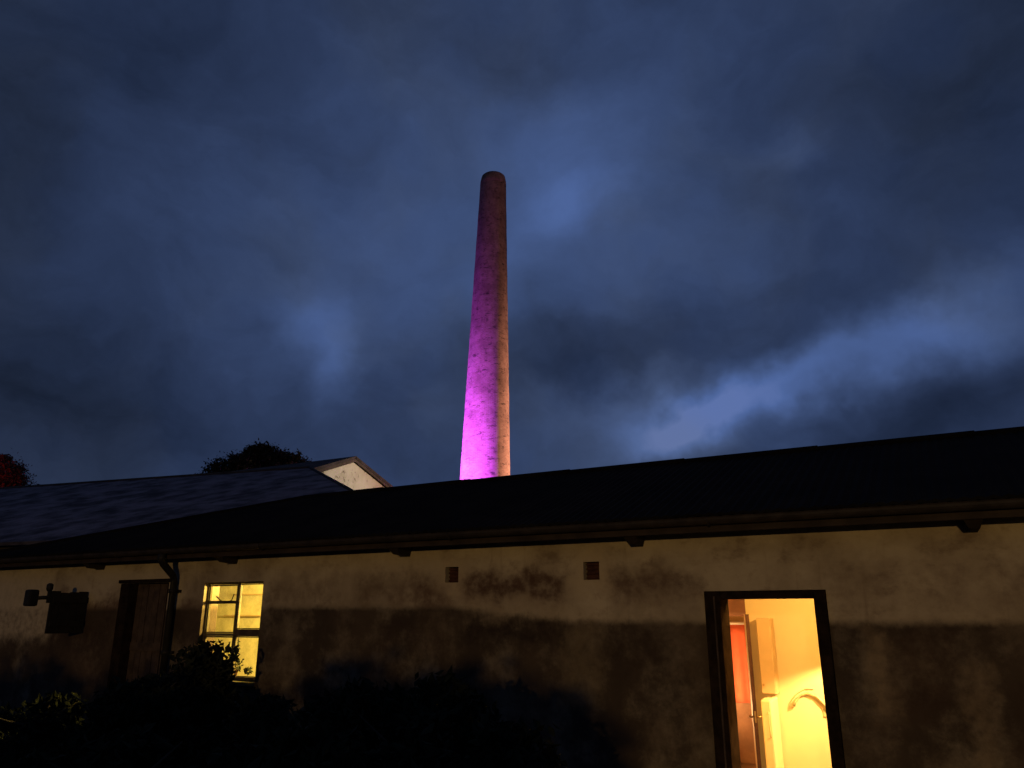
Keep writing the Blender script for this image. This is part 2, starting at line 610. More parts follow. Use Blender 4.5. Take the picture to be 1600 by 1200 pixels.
DOOR = (-2.045, -1.145, .18, 2.238)          # opening: x0 x1 z0 z1
WIN = (-9.63, -8.44, 1.20, 2.535)
BOARD = (-11.52, -10.42, .18, 2.555)
VENTS = [(-5.385, -5.195, 2.455, 2.64), (-3.545, -3.355, 2.45, 2.645)]
openings = [(DOOR[0] - .158, DOOR[1] + .108, DOOR[2] - .03, DOOR[3] + .073), WIN, BOARD] + VENTS


def wall_with_openings(x0, x1, z0, z1, y0, y1, holes, cell=.6):
    xs = sorted({x0, x1, *[h[0] for h in holes], *[h[1] for h in holes]})
    zs = sorted({z0, z1, *[h[2] for h in holes], *[h[3] for h in holes]})
    bm = bmesh.new()
    vc = {}

    def v(x, y, z):
        k = (round(x, 4), round(y, 4), round(z, 4))
        if k not in vc:
            vc[k] = bm.verts.new(k)
        return vc[k]

    def solid(i, j):
        if not (0 <= i < len(xs) - 1 and 0 <= j < len(zs) - 1):
            return False
        cx, cz = (xs[i] + xs[i + 1]) / 2, (zs[j] + zs[j + 1]) / 2
        return not any(h[0] < cx < h[1] and h[2] < cz < h[3] for h in holes)
    for i in range(len(xs) - 1):
        for j in range(len(zs) - 1):
            if not solid(i, j):
                continue
            a, b, c, d = xs[i], xs[i + 1], zs[j], zs[j + 1]
            bm.faces.new((v(a, y0, c), v(b, y0, c), v(b, y0, d), v(a, y0, d)))
            bm.faces.new((v(a, y1, c), v(a, y1, d), v(b, y1, d), v(b, y1, c)))
            if not solid(i - 1, j):
                bm.faces.new((v(a, y0, c), v(a, y0, d), v(a, y1, d), v(a, y1, c)))
            if not solid(i + 1, j):
                bm.faces.new((v(b, y0, c), v(b, y1, c), v(b, y1, d), v(b, y0, d)))
            if not solid(i, j - 1):
                bm.faces.new((v(a, y0, c), v(a, y1, c), v(b, y1, c), v(b, y0, c)))
            if not solid(i, j + 1):
                bm.faces.new((v(a, y0, d), v(b, y0, d), v(b, y1, d), v(a, y1, d)))
    return bm


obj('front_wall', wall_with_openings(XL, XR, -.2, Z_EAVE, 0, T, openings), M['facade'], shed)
obj('rear_wall', bx(XL, XR, DEPTH - T, DEPTH, -.2, Z_EAVE), M['outbuilding_wall'], shed)
obj('end_wall', bx(XL, XL + T, T + .003, DEPTH - T - .003, -.2, Z_EAVE), M['outbuilding_wall'], shed)
g_end = [(0, T + .003, -.2), (0, DEPTH - T - .003, -.2), (0, DEPTH - T - .003, 3.08), (0, 2.6, 4.0), (0, T + .003, 3.08)]
obj('end_wall', poly_solid([(XR - T, y, z) for _, y, z in g_end], [(XR, y, z) for _, y, z in g_end]), M['outbuilding_wall'], shed)

# roof: ridge at y 2.6, hipped at the far left end
RZ, RY, EY, EZ = 4.17, 2.6, -.43, 3.045
XHIP = -10.3
XEL = -15.55


def corrugated(x0, x1, pitch_run, flip):
    """sheet roof slope with a shallow corrugated profile"""
    bm = bmesh.new()
    n = int((x1 - x0) / .055)
    lo, hi = [], []
    y_e = EY if not flip else 2 * RY - EY
    for i in range(n + 1):
        x = x0 + (x1 - x0) * i / n
        dz = .010 * math.cos(i * math.pi)
        # upper end follows the ridge, then the hip
        if x >= XHIP:
            yt, zt = RY, RZ
        else:
            f = (x - XEL) / (XHIP - XEL)
            yt, zt = y_e + (RY - y_e) * f, EZ + (RZ - EZ) * f
        lo.append((bm.verts.new((x, y_e, EZ + dz)), bm.verts.new((x, y_e, EZ + dz - .03))))
        hi.append((bm.verts.new((x, yt, zt + dz)), bm.verts.new((x, yt, zt + dz - .03))))
    for i in range(n):
        bm.faces.new((lo[i][0], lo[i + 1][0], hi[i + 1][0], hi[i][0]))
        bm.faces.new((lo[i][1], hi[i][1], hi[i + 1][1], lo[i + 1][1]))
        bm.faces.new((lo[i][0], lo[i][1], lo[i + 1][1], lo[i + 1][0]))
    return bm


roof = obj('roof', corrugated(XEL, XR + .3, 3, False), M['roof'], shed)
obj('roof', corrugated(XEL, XR + .3, 3, True), M['roof'], shed)
obj('roof', sheet([(XEL, EY, EZ), (XEL, 2 * RY - EY, EZ), (XHIP, RY, RZ)], .03), M['roof'], shed)
bm = bmesh.new()
x = XHIP
while x < XR + .3:                                   # overlapping ridge caps
    tube([(x, RY, RZ - .005), (min(x + 1.83, XR + .3), RY, RZ + .004)], [.054, .056], 10, bm)
    x += 1.8
tube([(XHIP, RY, RZ), (XEL, EY, EZ)], .045, 8, bm)
obj('ridge_cap', bm, M['roof'], roof)
# eaves
obj('fascia', bx(XEL + .05, XR + .28, -.355, -.33, 2.868, 3.015, .004), M['fascia'], shed)
obj('soffit', bx(XEL + .05, XR + .28, -.327, -.004, 2.955, 2.98), M['fascia'], shed)
gm = bmesh.new()
seg = 9
xs = [XEL - .02, XR + .33]
prof = [(-.358 - .062 + .062 * math.cos(a), 2.995 + .062 * math.sin(a)) for a in [math.pi + math.pi * k / seg for k in range(seg + 1)]]
prof_in = [(y, z + .004) for y, z in prof][::-1]
full = [(prof[0][0] - .008, prof[0][1] + .012)] + prof + prof_in
ring0 = [gm.verts.new((xs[0], y, z)) for y, z in full]
ring1 = [gm.verts.new((xs[1], y, z)) for y, z in full]
for i in range(len(full)):
    j = (i + 1) % len(full)
    gm.faces.new((ring0[i], ring0[j], ring1[j], ring1[i]))
gm.faces.new(ring0)
gm.faces.new(ring1[::-1])
bmesh.ops.recalc_face_normals(gm, faces=gm.faces)
gut = obj('gutter', gm, M['gutter'], shed)
for k, x in enumerate(np.arange(-14.2, 4.6, 3.05)):
    m_ = bmesh.new()
    pts = [(x, -.42 + .068 * math.cos(a), 2.995 + .068 * math.sin(a)) for a in np.linspace(math.pi, 2 * math.pi, 9)]
    tube(pts, .011, 6, m_)
    obj('gutter_joint', m_, M['gutter'], gut)
# rafter feet under the eave
for (px, py) in [(142, 887), (350, 876), (622, 859), (990, 846), (1522, 823)]:
    p = at(px, py, 1, -.22)
    w = .075
    k = .045
    obj('rafter_foot', poly_solid([(p.x - w, -.322, 2.952), (p.x - w, -.322, 2.865), (p.x - k, -.26, 2.80), (p.x - k * .6, -.002, 2.785), (p.x - w, -.002, 2.952)],
                                  [(p.x + w, -.322, 2.952), (p.x + w, -.322, 2.865), (p.x + k, -.26, 2.80), (p.x + k * .6, -.002, 2.785), (p.x + w, -.002, 2.952)]),
        M['rafter'], shed)
# air bricks in the two small openings
for (a, b, c, d) in VENTS:
    v_ = bx(a + .002, b - .002, .10, .14, c + .002, d - .002)
    vo = obj('air_vent', v_, M['terracotta'], shed)
    for k in range(4):
        z = c + .025 + k * (d - c - .05) / 3
        obj('slat', bx(a + .004, b - .004, .07, .098, z - .010, z + .010, .003), M['terracotta'], vo)
# downpipe with swan neck
dp = obj('downpipe', tube([(-10.12, -.42, 2.94), (-10.12, -.42, 2.87), (-10.14, -.36, 2.80), (-10.19, -.13, 2.64), (-10.21, -.085, 2.56), (-10.21, -.085, .1)],
                          [.058, .058, .052, .05, .05, .05], 12), M['iron'], shed)
for z in (2.42, 1.55, .7):
    m_ = bmesh.new()
    tube([(-10.21, -.085, z - .03), (-10.21, -.085, z + .03)], .062, 12, m_)
    bx(-10.30, -10.12, -.045, -.002, z - .02, z + .02, 0, m_)
    obj('pipe_bracket', m_, M['iron'], dp)

# --- boarded doorway on the left
a, b, c, d = BOARD
bd = obj('boarded_door', bx(a - .15, b + .15, T + .003, T + .04, c - .1, d + .15), M['frame_wood'], shed)
n = 6
for k in range(n):
    x0 = a + .22 + (b - a - .30) * k / n
    x1 = a + .22 + (b - a - .30) * (k + 1) / n
    y = .118 + random.uniform(-.006, .004)
    obj('plank', bx(x0 + .006, x1 - .006, y, y + .024, c + .02, d - .012, .004), M['board'], bd)
obj('jamb', bx(a + .002, a + .21, -.035, .14, c, d - .004, .006), M['frame_wood'], bd)
obj('jamb', bx(b - .072, b - .002, .03, .14, c, d - .004, .006), M['frame_wood'], bd)
obj('lintel', bx(a - .06, b + .06, -.042, -.002, d + .003, d + .055, .006), M['frame_wood'], bd)
obj('crossbar', bx(a + .24, b - .09, .092, .114, 1.55, 1.67, .005), M['board'], bd)

# --- the lit doorway
a, b, c, d = DOOR
df = obj('door_frame', bx(a - .155, a + .004, -.045, .30, c - .02, d + .07, .008), M['frame_wood'], shed)
obj('jamb', bx(b - .004, b + .105, -.045, .30, c - .02, d + .07, .008), M['frame_wood'], df)
obj('head', bx(a + .006, b - .006, -.041, .297, d - .004, d + .068, .006), M['frame_wood'], df)
obj('inner_moulding', bx(a - .062, a - .045, -.058, -.043, c, d + .02, .004), M['board'], df)
obj('step', bx(a - .3, b + .3, -.55, -.05, 0, c - .01, .02), M['outbuilding_wall'], shed)

# --- the lit window
a, b, c, d = WIN
wf = obj('window', wall_with_openings(a + .002, b - .002, c + .002, d - .002, .06, .12,
                                      [(a + .035, -8.99 - .018, 1.825, d - .03), (-8.99 + .018, b - .03, 1.885, d - .025),
                                       (a + .035, -8.99 - .018, c + .05, 1.79), (-8.99 + .018, b - .03, c + .05, 1.79)]), M['sash'], shed)
obj('sill', bx(a - .05, b + .05, -.06, .055, c - .05, c + .001, .006), M['sash'], wf)


def sash(x0, x1, z0, z1, y, w=.032, bars=()):
    bm = bmesh.new()
    bx(x0, x0 + w, y, y + .034, z0, z1, .004, bm)
    bx(x1 - w, x1, y, y + .034, z0, z1, .004, bm)
    bx(x0 + w + .001, x1 - w - .001, y + .002, y + .032, z0, z0 + w, .004, bm)
    bx(x0 + w + .001, x1 - w - .001, y + .002, y + .032, z1 - w, z1, .004, bm)
    for z in bars:
        bx(x0 + w + .001, x1 - w - .001, y + .003, y + .031, z - .022, z + .022, .004, bm)
    return bm


# top left light (with a glazing bar), top right, two below
obj('sash_bar', sash(a + .037, -9.010, 1.828, d - .033, .07, .020, (2.255,)), M['sash'], wf)
obj('sash_bar', sash(-8.970, b - .033, 1.888, d - .028, .07, .014), M['sash'], wf)
obj('sash_bar', sash(a + .037, -9.010, c + .053, 1.787, .07, .020), M['sash'], wf)
obj('sash_bar', sash(-8.970, b - .033, c + .053, 1.787, .07, .014), M['sash'], wf)
for (x0, x1, z0, z1) in [(a + .058, -9.031, 1.849, 2.232), (a + .058, -9.031, 2.278, d - .054), (-8.955, b - .048, 1.903, d - .043),
                         (a + .058, -9.031, c + .074, 1.766), (-8.955, b - .048, c + .068, 1.772)]:
    obj('pane', bx(x0, x1, .085, .089, z0, z1), M['glass'], wf)
obj('transom_rail', bx(-8.968, b - .033, .050, .059, 1.80, 1.882, .004), M['board'], wf)
obj('casement_stay', tube([at(338, 932, 1, .064), at(346, 939, 1, .064), at(355, 941, 1, .064), at(362, 938, 1, .064), at(366, 928, 1, .064)], .008, 6), M['iron'], wf)

# --- rooms inside (walls of the shed)
room = [  # door room
    ('back_wall', bx(-2.252, .62, 2.0, 2.1, .16, 2.62), 'warm_paint'),
    ('door_header', bx(-3.35, -2.255, 2.0, 2.1, 2.42, 2.62), 'warm_paint'),
    ('side_wall', bx(.5, .6, T + .01, 1.997, .16, 2.62), 'warm_paint'),
    ('side_wall', bx(-3.45, -3.353, T + .01, 4.6, .16, 2.62), 'warm_paint'),
    ('far_wall', bx(-3.35, -1.3, 3.45, 3.55, .16, 2.62), 'tan_cabinet'),
    ('side_wall', bx(-1.4, -1.3, 2.103, 3.447, .16, 2.62), 'warm_paint'),
    ('ceiling', bx(-3.45, .62, T + .01, 3.6, 2.625, 2.68), 'warm_paint'),
    ('floor', bx(-3.45, .62, T + .01, 3.6, .10, .157), 'floor'),
    # window room
    ('back_wall', bx(-13.6, -7.6, 2.3, 2.4, .16, 2.8), 'yellow_paint'),
    ('side_wall', bx(-7.6, -7.5, T + .01, 2.4, .16, 2.8), 'yellow_paint'),
    ('side_wall', bx(-13.7, -13.603, T + .01, 2.4, .16, 2.8), 'yellow_paint'),
    ('ceiling', bx(-13.7, -7.5, T + .01, 2.4, 2.803, 2.86), 'yellow_paint'),
    ('floor', bx(-13.7, -7.5, T + .01, 2.4, .10, .157), 'floor'),
]
for nm, bm, mt in room:
    obj(nm, bm, M[mt], shed)
obj('wainscot', bx(-3.349, -1.402, 3.425, 3.447, .16, .92, .004), M['wainscot'], shed)
obj('top_shade_block', bx(-3.349, -1.402, 3.25, 3.42, 2.06, 2.62, .05), M['wainscot'], shed)  # added brown block in place of the shade high on the far wall

# inner door standing open towards us, seen on its free edge
hinge, free = Vector((-2.256, 1.985, 0)), Vector((-2.062, 1.20, 0))
ln = (hinge - free).length
inner = thing('inner_door', 'inner door of the lit doorway standing open, seen on its dark free edge', 'door', (free.x, free.y, .165))
inner.rotation_euler = (0, 0, math.atan2(hinge.y - free.y, hinge.x - free.x))
obj('door_leaf', bx(.004, ln, -.0195, .0195, 0, 1.92, .003), M['tan_cabinet'], inner)
obj('edge_strip', bx(-.002, .003, -.0205, .0205, 0, 1.921), M['leaf_door'], inner)
for s in (-1, 1):
    m_ = bmesh.new()
    tube([(.055, s * .018, .835), (.055, s * .062, .835)], .010, 8, m_)
    tube([(.055, s * .058, .835), (.10, s * .064, .835), (.165, s * .062, .832)], .009, 8, m_)
    obj('handle', m_, M['brass'], inner)
    obj('handle_plate', bx(.035, .075, *sorted((s * .0196, s * .0245)), .74, .92, .002), M['brass'], inner)
obj('latch', bx(-.006, -.0025, -.010, .010, .78, .90, .001), M['brass'], inner)

# red banner on the far wall, hanging from a white rail
p0, p1 = at(1120, 976, 1, 3.40), at(1163, 976, 1, 3.40)
pb = at(1172, 1098, 1, 3.40)
ban = thing('red_wall_banner', 'red banner hanging from a white rail, glimpsed behind the inner door', 'banner', (p1.x, 3.40, 1.0))
bm = bmesh.new()
N = 24
for s, rows in ((0, None),):
    grid = []
    for j in range(9):
        z = (p1.z - .005) + (pb.z - p1.z) * j / 8 - 1.0
        grid.append([bm.verts.new(((p0.x - .12 - p1.x) + (p1.x - p0.x + .12) * i / N, .012 * math.sin(i * .9) * (.3 + j / 9), z)) for i in range(N + 1)])
    for j in range(8):
        for i in range(N):
            bm.faces.new((grid[j][i], grid[j][i + 1], grid[j + 1][i + 1], grid[j + 1][i])).smooth = True
cloth = obj('cloth', bm, M['banner'], ban)
sm = cloth.modifiers.new('thickness', 'SOLIDIFY')
sm.thickness = .004
obj('rail', tube([(p0.x - .14 - p1.x, 0, p1.z + .02 - 1), (.012, 0, p1.z + .02 - 1)], .022, 12), M['white_rail'], ban)

# cabinets by the back wall
c0, c1 = at(1179, 966, 1, 1.72), at(1198, 1085, 1, 1.72)
cb = thing('wall_cupboard', 'tall narrow tan cupboard on the back wall right of the inner door', 'cupboard', (c0.x, 1.995, c1.z))
obj('carcass', bx(0, c1.x - c0.x + .10, -.20, 0, 0, c0.z - c1.z, .006), M['tan_cabinet'], cb)
obj('cupboard_door', bx(.004, c1.x - c0.x + .092, -.222, -.202, .006, c0.z - c1.z - .006, .004), M['tan_cabinet'], cb)
obj('knob', tube([(.03, -.224, .10), (.03, -.245, .10)], [.008, .013], 10), M['brass'], cb)
f0 = at(1188, 1092, 1, 1.55)
fr = thing('narrow_cabinet', 'narrow rounded cream cabinet below the tan cupboard inside the doorway', 'cabinet', (f0.x, 1.98, .165))
obj('carcass', bx(0, .115, -.40, -.01, 0, f0.z - .165, .025), M['cream_enamel'], fr)
obj('cabinet_door', bx(.002, .113, -.445, -.404, .02, f0.z - .175, .018), M['cream_enamel'], fr)
obj('handle', tube([(.085, -.448, .60), (.085, -.472, .62), (.085, -.472, .84), (.085, -.448, .86)], .007, 8), M['olive_metal'], fr)

# curved hook on the wall
h0 = at(1262, 1090, 1, 1.96)
hk = thing('curved_wall_hook', 'curved olive metal swan-neck hook on the bright wall inside the doorway', 'hook', (h0.x, 1.998, h0.z))
pts = [at(x, y, 1, 1.972) - Vector((h0.x, 1.998, h0.z)) for x, y in
       [(1300, 1118), (1288, 1100), (1276, 1088), (1262, 1083), (1250, 1087), (1243, 1096), (1240, 1103)]]
obj('arm', tube(pts, [.014, .016, .014, .012, .011, .016, .020], 10), M['olive_metal'], hk)
pts = [at(x, y, 1, 1.985) - Vector((h0.x, 1.998, h0.z)) for x, y in
       [(1272, 1076), (1258, 1076), (1245, 1084), (1236, 1096), (1234, 1104), (1240, 1105)]]
obj('wire_loop', tube(pts, .005, 6), M['olive_metal'], hk)
obj('wall_plate', bx(.15, .19, -.012, 0, -.20, -.12, .004), M['olive_metal'], hk)


def pendant(label, x, y, z, z_ceil, power, color, shade_r, shade_h, radius=.035, drop=.04):
    t = thing('pendant_lamp', label, 'lamp', (x, y, z))
    bm = bmesh.new()
    prof = [(shade_r, -drop), (shade_r * .99, -drop + .01), (shade_r * .55, shade_h * .6), (.035, shade_h), (.03, shade_h + .03)]
    S = 28
    rings = [[bm.verts.new((r * math.cos(2 * math.pi * k / S), r * math.sin(2 * math.pi * k / S), h)) for k in range(S)] for r, h in prof]
    for a, b in zip(rings, rings[1:]):
        for k in range(S):
            bm.faces.new((a[k], a[(k + 1) % S], b[(k + 1) % S], b[k])).smooth = True
    bm.faces.new(rings[-1])
    so = obj('lamp_shade', bm, M['lamp_shade'], t)
    s = so.modifiers.new('thickness', 'SOLIDIFY')
    s.thickness = .004
    obj('cord', tube([(0, 0, shade_h + .03), (0, 0, z_ceil - z)], .005, 6), M['iron'], t)
    lamp('bulb_light', 'POINT', (0, 0, 0), power, color, radius, parent=t)
    return t


# wall cut-off of the pendant gives the bright pool on the wall below
pendant('small dark pendant lamp lighting the room behind the open doorway', -.75, 1.35, 1.90, 2.62, P_DOOR_ROOM, (1, .60, .20), .17, .16, .015, .078)
pendant('dark pendant lamp lighting the room behind the window', -8.0, .75, 2.42, 2.8, P_WINDOW_ROOM, (1, .70, .17), .06, .08, .04, -.045)
t = thing('floor_lamp', 'shaded floor lamp beside the red banner in the far room', 'lamp', (-3.10, 2.70, -.10))
obj('base', tube([(0, 0, 0), (0, 0, .03)], [.13, .12], 16), M['iron'], t)
obj('pole', tube([(0, 0, .03), (0, 0, .72)], .012, 8), M['iron'], t)
bm = bmesh.new()
tube([(0, 0, .66), (0, 0, .98)], [.17, .10], 20, bm, cap=False)
obj('lamp_shade', bm, M['tan_cabinet'], t)
lamp('bulb_light', 'POINT', (0, 0, 1.02), P_FAR_ROOM, (1, .58, .26), .05, parent=t)
# general light of the door room: a second, bare bulb high by the front wall
t = thing('ceiling_bulb', 'bare bulb under the ceiling of the room behind the doorway', 'lamp', (-1.0, .6, 2.45))
obj('cord', tube([(0, 0, .06), (0, 0, .17)], .005, 6), M['iron'], t)
obj('bulb_holder', tube([(0, 0, .035), (0, 0, .07)], .018, 10), M['iron'], t)
lamp('bulb_light', 'POINT', (0, 0, 0), P_DOOR_BULB, (1, .54, .13), .03, parent=t)

# shelves on the wall behind the window
for (px, py, nm) in [(392, 929, 'upper thin shelf on the yellow wall behind the window'), (376, 962, 'lower thin shelf on the yellow wall behind the window')]:
    p = at(px, py, 1, 2.2)
    s = thing('wall_shelf', nm, 'shelf', (p.x, 2.295, p.z), 'thin shelves behind the window')
    obj('board', bx(-.42, .5, -.11, 0, -.012, .012, .003), M['tan_cabinet'], s)

# small plant in the window
p = at(361, 1058, 1, .19)
pot = thing('window_plant', 'twiggy dark pot plant standing inside the lit window', 'plant', (p.x, .22, WIN[2] + .002))
obj('pot', tube([(0, 0, 0), (0, 0, .02), (0, 0, .12), (0, 0, .13)], [.045, .05, .066, .068], 16), M['terracotta'], pot)
bm = bmesh.new()
for tip, mid in [((.03, 0, .58), (.0, 0, .3)), ((-.06, .01, .50), (-.03, 0, .3)), ((.10, 0, .36), (.03, 0, .24)), ((-.11, 0, .33), (-.04, 0, .22)), ((.05, 0, .62), (.02, 0, .4))]:
    tube([(0, 0, .11), mid, tip], [.011, .008, .004], 6, bm)
obj('stem', bm, M['bark'], pot)
obj('foliage', leaf_cloud([(0, 0, .20, .17, .05, .10), (.03, 0, .46, .035, .03, .14), (-.08, 0, .36, .07, .03, .10), (.26, .02, .13, .08, .04, .05)], 230, .030, seed=31), M['shrub'], pot)
# window board that the pot stands on
obj('inner_sill', bx(WIN[0] + .01, WIN[1] - .01, .122, .34, WIN[2] - .03, WIN[2], .004), M['yellow_paint'], shed)

# ------------------------------------------------------------------ floodlight bracket on the wall, far left
sx = at(138, 930, 1, -.01).x
shx = sx
reach = .05
while at(80, 930, 1, -reach).x < shx and reach < 1.5:   # how far it stands out to be seen as wide as in the photograph
    reach += .01
sh = thing('open_shutter', 'dark plank shutter standing open at the left end of the wall', 'shutter', (shx, 0, 1.80))
for k in range(4):
    y0, y1 = -.02 - (reach - .02) * (k + 1) / 4, -.02 - (reach - .02) * k / 4
    obj('plank', bx(-.016 + .003 * (k % 2), .014 + .003 * (k % 2), y0 + .004, y1 - .004, 0, .64 - .012 * (k % 3), .004), M['iron'], sh)
for z in (.10, .46):
    obj('batten', bx(.019, .042, -reach + .03, -.04, z, z + .09, .004), M['iron'], sh)
    obj('hinge', tube([(0, -.012, z), (0, -.012, z + .09)], .012, 8), M['iron'], sh)
p = at(66, 934, 1, -reach - .03)
fl = thing('wall_floodlight', 'small unlit black floodlight on the outer edge of the open shutter', 'floodlight', (shx, -reach, p.z))
obj('bracket', bx(-.02, .02, -.05, -.001, -.08, .10, .004), M['iron'], fl)
obj('arm', tube([(0, -.04, 0), (-.04, -.10, .0), (-.10, -.16, -.01)], .030, 10), M['iron'], fl)
obj('lamp_head', bx(-.20, -.06, -.30, -.14, -.13, .12, .03), M['iron'], fl)
obj('sensor', tube([(-.01, -.03, .095), (-.01, -.03, .13), (-.01, -.03, .20), (-.01, -.03, .22)], [.03, .05, .048, .02], 14), M['iron'], fl)

# ------------------------------------------------------------------ buildings beyond
# outbuilding with a hipped grey roof
pr = at(484, 731, 1, 14.0)
pl = at(0, 764, 2, pr.z)
pl = pr + (pl - pr) * 1.25
along = (pr - pl).normalized()
frontw = Vector((along.y, -along.x, 0))
if frontw.y > 0:
    frontw = -frontw
cr = at(650, 822, 1, 6.0)
eave_z = cr.z
run = (cr - pr).dot(frontw)
cl = pl + frontw * run
cl.z = eave_z
cr2 = at(455, 880, 2, eave_z)                      # the far end wall is skewed away from us
cl2 = pl - frontw * run
cl2.z = eave_z
ob = thing('hipped_outbuilding', 'outbuilding with a dim slate hipped roof behind the shed on the left', 'building', (pr.x, pr.y, 0))
O = Vector((pr.x, pr.y, 0))
rf = obj('roof', sheet([cl - O, cr - O, pr - O, pl - O], .09), M['outbuilding_roof'], ob)
obj('roof', sheet([cr - O, cr2 - O, pr - O], .09), M['outbuilding_roof'], ob)
obj('roof', sheet([cr2 - O, cl2 - O, pl - O, pr - O], .09), M['outbuilding_roof'], ob)
bm = bmesh.new()
tube([pl - O, pr - O], .075, 8, bm)
tube([pr - O, cr - O], .06, 8, bm)
obj('ridge_tile', bm, M['dark_roof'], rf)
mid = (cl + cr + cr2 + cl2) / 4
corners = [mid + (q - mid) * .94 for q in (cl, cr, cr2, cl2)]
obj('wall', poly_solid([Vector((q.x, q.y, -.2)) - O for q in corners], [Vector((q.x, q.y, eave_z - .05)) - O for q in corners]), M['outbuilding_wall'], ob)

# taller building with the white gable
ap = at(553, 713, 1, 20.0)
xg = ap.x
rear = at(618, 766, 0, xg)
frontp = at(485, 733, 0, xg)
fs = (frontp - ap)
frontp = ap + fs * 2.1
rear = ap + (rear - ap) * 1.25
gb = thing('white_gable_building', 'taller building showing its flaking white gable above the shed roof', 'building', (xg, ap.y, 0))
O = Vector((xg, ap.y, 0))
LEN = 26.0
off = Vector((-LEN, 0, 0))


def dn(v, k=.30):
    return v - Vector((0, 0, k))


gab = [dn(ap), dn(rear), Vector((xg, rear.y, -.2)), Vector((xg, frontp.y, -.2)), dn(frontp)]
obj('gable_wall', poly_solid([q - O for q in gab], [q - O + Vector((-.35, 0, 0)) for q in gab]), M['gable'], gb)
obj('side_wall', poly_solid([Vector((-.353, frontp.y + .3, -.2)) - Vector((0, O.y, 0)), Vector((-LEN, frontp.y + .3, -.2)) - Vector((0, O.y, 0)),
                             Vector((-LEN, frontp.y + .3, frontp.z - .4)) - Vector((0, O.y, 0)), Vector((-.353, frontp.y + .3, frontp.z - .4)) - Vector((0, O.y, 0))],
                            [Vector((-.353, frontp.y + .6, -.2)) - Vector((0, O.y, 0)), Vector((-LEN, frontp.y + .6, -.2)) - Vector((0, O.y, 0)),
                             Vector((-LEN, frontp.y + .6, frontp.z - .4)) - Vector((0, O.y, 0)), Vector((-.353, frontp.y + .6, frontp.z - .4)) - Vector((0, O.y, 0))]),
    M['outbuilding_wall'], gb)
over = Vector((.14, 0, 0))
obj('roof', sheet([ap + over - O, frontp + over - O + Vector((0, -.3, -.05)), frontp + off - O + Vector((0, -.3, -.05)), ap + off - O], .14), M['dark_roof'], gb)
obj('roof', sheet([ap + over - O, rear + over - O, rear + off - O, ap + off - O], .14), M['dark_roof'], gb)
for e in (frontp, rear):
    A, B = ap - O, e - O
    n_ = Vector((0, 0, -.27))
    obj('verge_board', poly_solid([A + Vector((.05, 0, -.12)), B + Vector((.05, 0, -.12)), B + Vector((.05, 0, 0)) + n_, A + Vector((.05, 0, 0)) + n_],
                                  [A + Vector((.12, 0, -.12)), B + Vector((.12, 0, -.12)), B + Vector((.12, 0, 0)) + n_, A + Vector((.12, 0, 0)) + n_]), M['verge'], gb)

# ------------------------------------------------------------------ factory chimney
DIST = 45.0
hd_dir = Vector((ray(757, 900).x, ray(757, 900).y, 0)).normalized()
pc = Vector((CAM.x, CAM.y, 0)) + hd_dir * DIST


def on_plane(x, y):
    d = ray(x, y)
    return CAM + d * ((pc - CAM).dot(hd_dir) / d.dot(hd_dir))


ctop, cmid = on_plane(771, 276), on_plane(757.8, 748)
axis = (ctop - cmid)
cbase = cmid - axis * (cmid.z / axis.z)
r_mid = (on_plane(797, 748) - on_plane(718.5, 748)).length / 2
r_top = (on_plane(790.3, 300) - on_plane(751.0, 300)).length / 2
r_base = r_mid + (r_mid - r_top) * cmid.z / (ctop.z - cmid.z)
chim = thing('factory_chimney', 'tall round tapering brick factory chimney floodlit magenta', 'chimney', cbase)


def ring_solid(levels, seg=72):
    """turned shaft along the chimney axis, levels = (height, radius), UV in metres"""
    bm = bmesh.new()
    uvl = bm.loops.layers.uv.new('UVMap')
    rings = []
    L = []
    for h, r in levels:
        c = (ctop - cbase) * (h / ctop.z)
        rings.append([bm.verts.new((c.x + r * math.cos(2 * math.pi * k / seg), c.y + r * math.sin(2 * math.pi * k / seg), c.z)) for k in range(seg)])
        L.append((h, r))
    for i in range(len(rings) - 1):
        for k in range(seg):
            f = bm.faces.new((rings[i][k], rings[i][(k + 1) % seg], rings[i + 1][(k + 1) % seg], rings[i + 1][k]))
            f.smooth = True
            us = [k, k + 1, k + 1, k]
            hs = [i, i, i + 1, i + 1]
            for lp, u, q in zip(f.loops, us, hs):
                lp[uvl].uv = (u / seg * 2 * math.pi * r_mid, L[q][0])
    return bm


H = ctop.z
rad = lambda h: r_base + (r_top - r_base) * h / H
lv = [(h, rad(h) + .006 * math.sin(h * 3.1)) for h in np.linspace(0, H - .75, 60)]
obj('shaft', ring_solid(lv), M['chimney'], chim)
h1 = H - .747
obj('cap', ring_solid([(h1, rad(h1) + .004), (h1 + .02, rad(h1) + .012), (h1 + .33, rad(H) + .014), (h1 + .36, rad(H) + .004), (H - .25, rad(H) - .02), (H - .08, rad(H) - .06), (H, rad(H) - .14), (H - .01, rad(H) - .38), (H - 1.6, rad(H) - .40)]), M['chimney'], chim)
toC = -hd_dir
rightw = Vector((RT.x, RT.y, 0)).normalized()


def around(angle, dist, z):
    """point round the chimney, angle measured from the side facing us towards the right"""
    d = toC * math.cos(R(angle)) + rightw * math.sin(R(angle))
    return cbase + d * dist + Vector((0, 0, z))


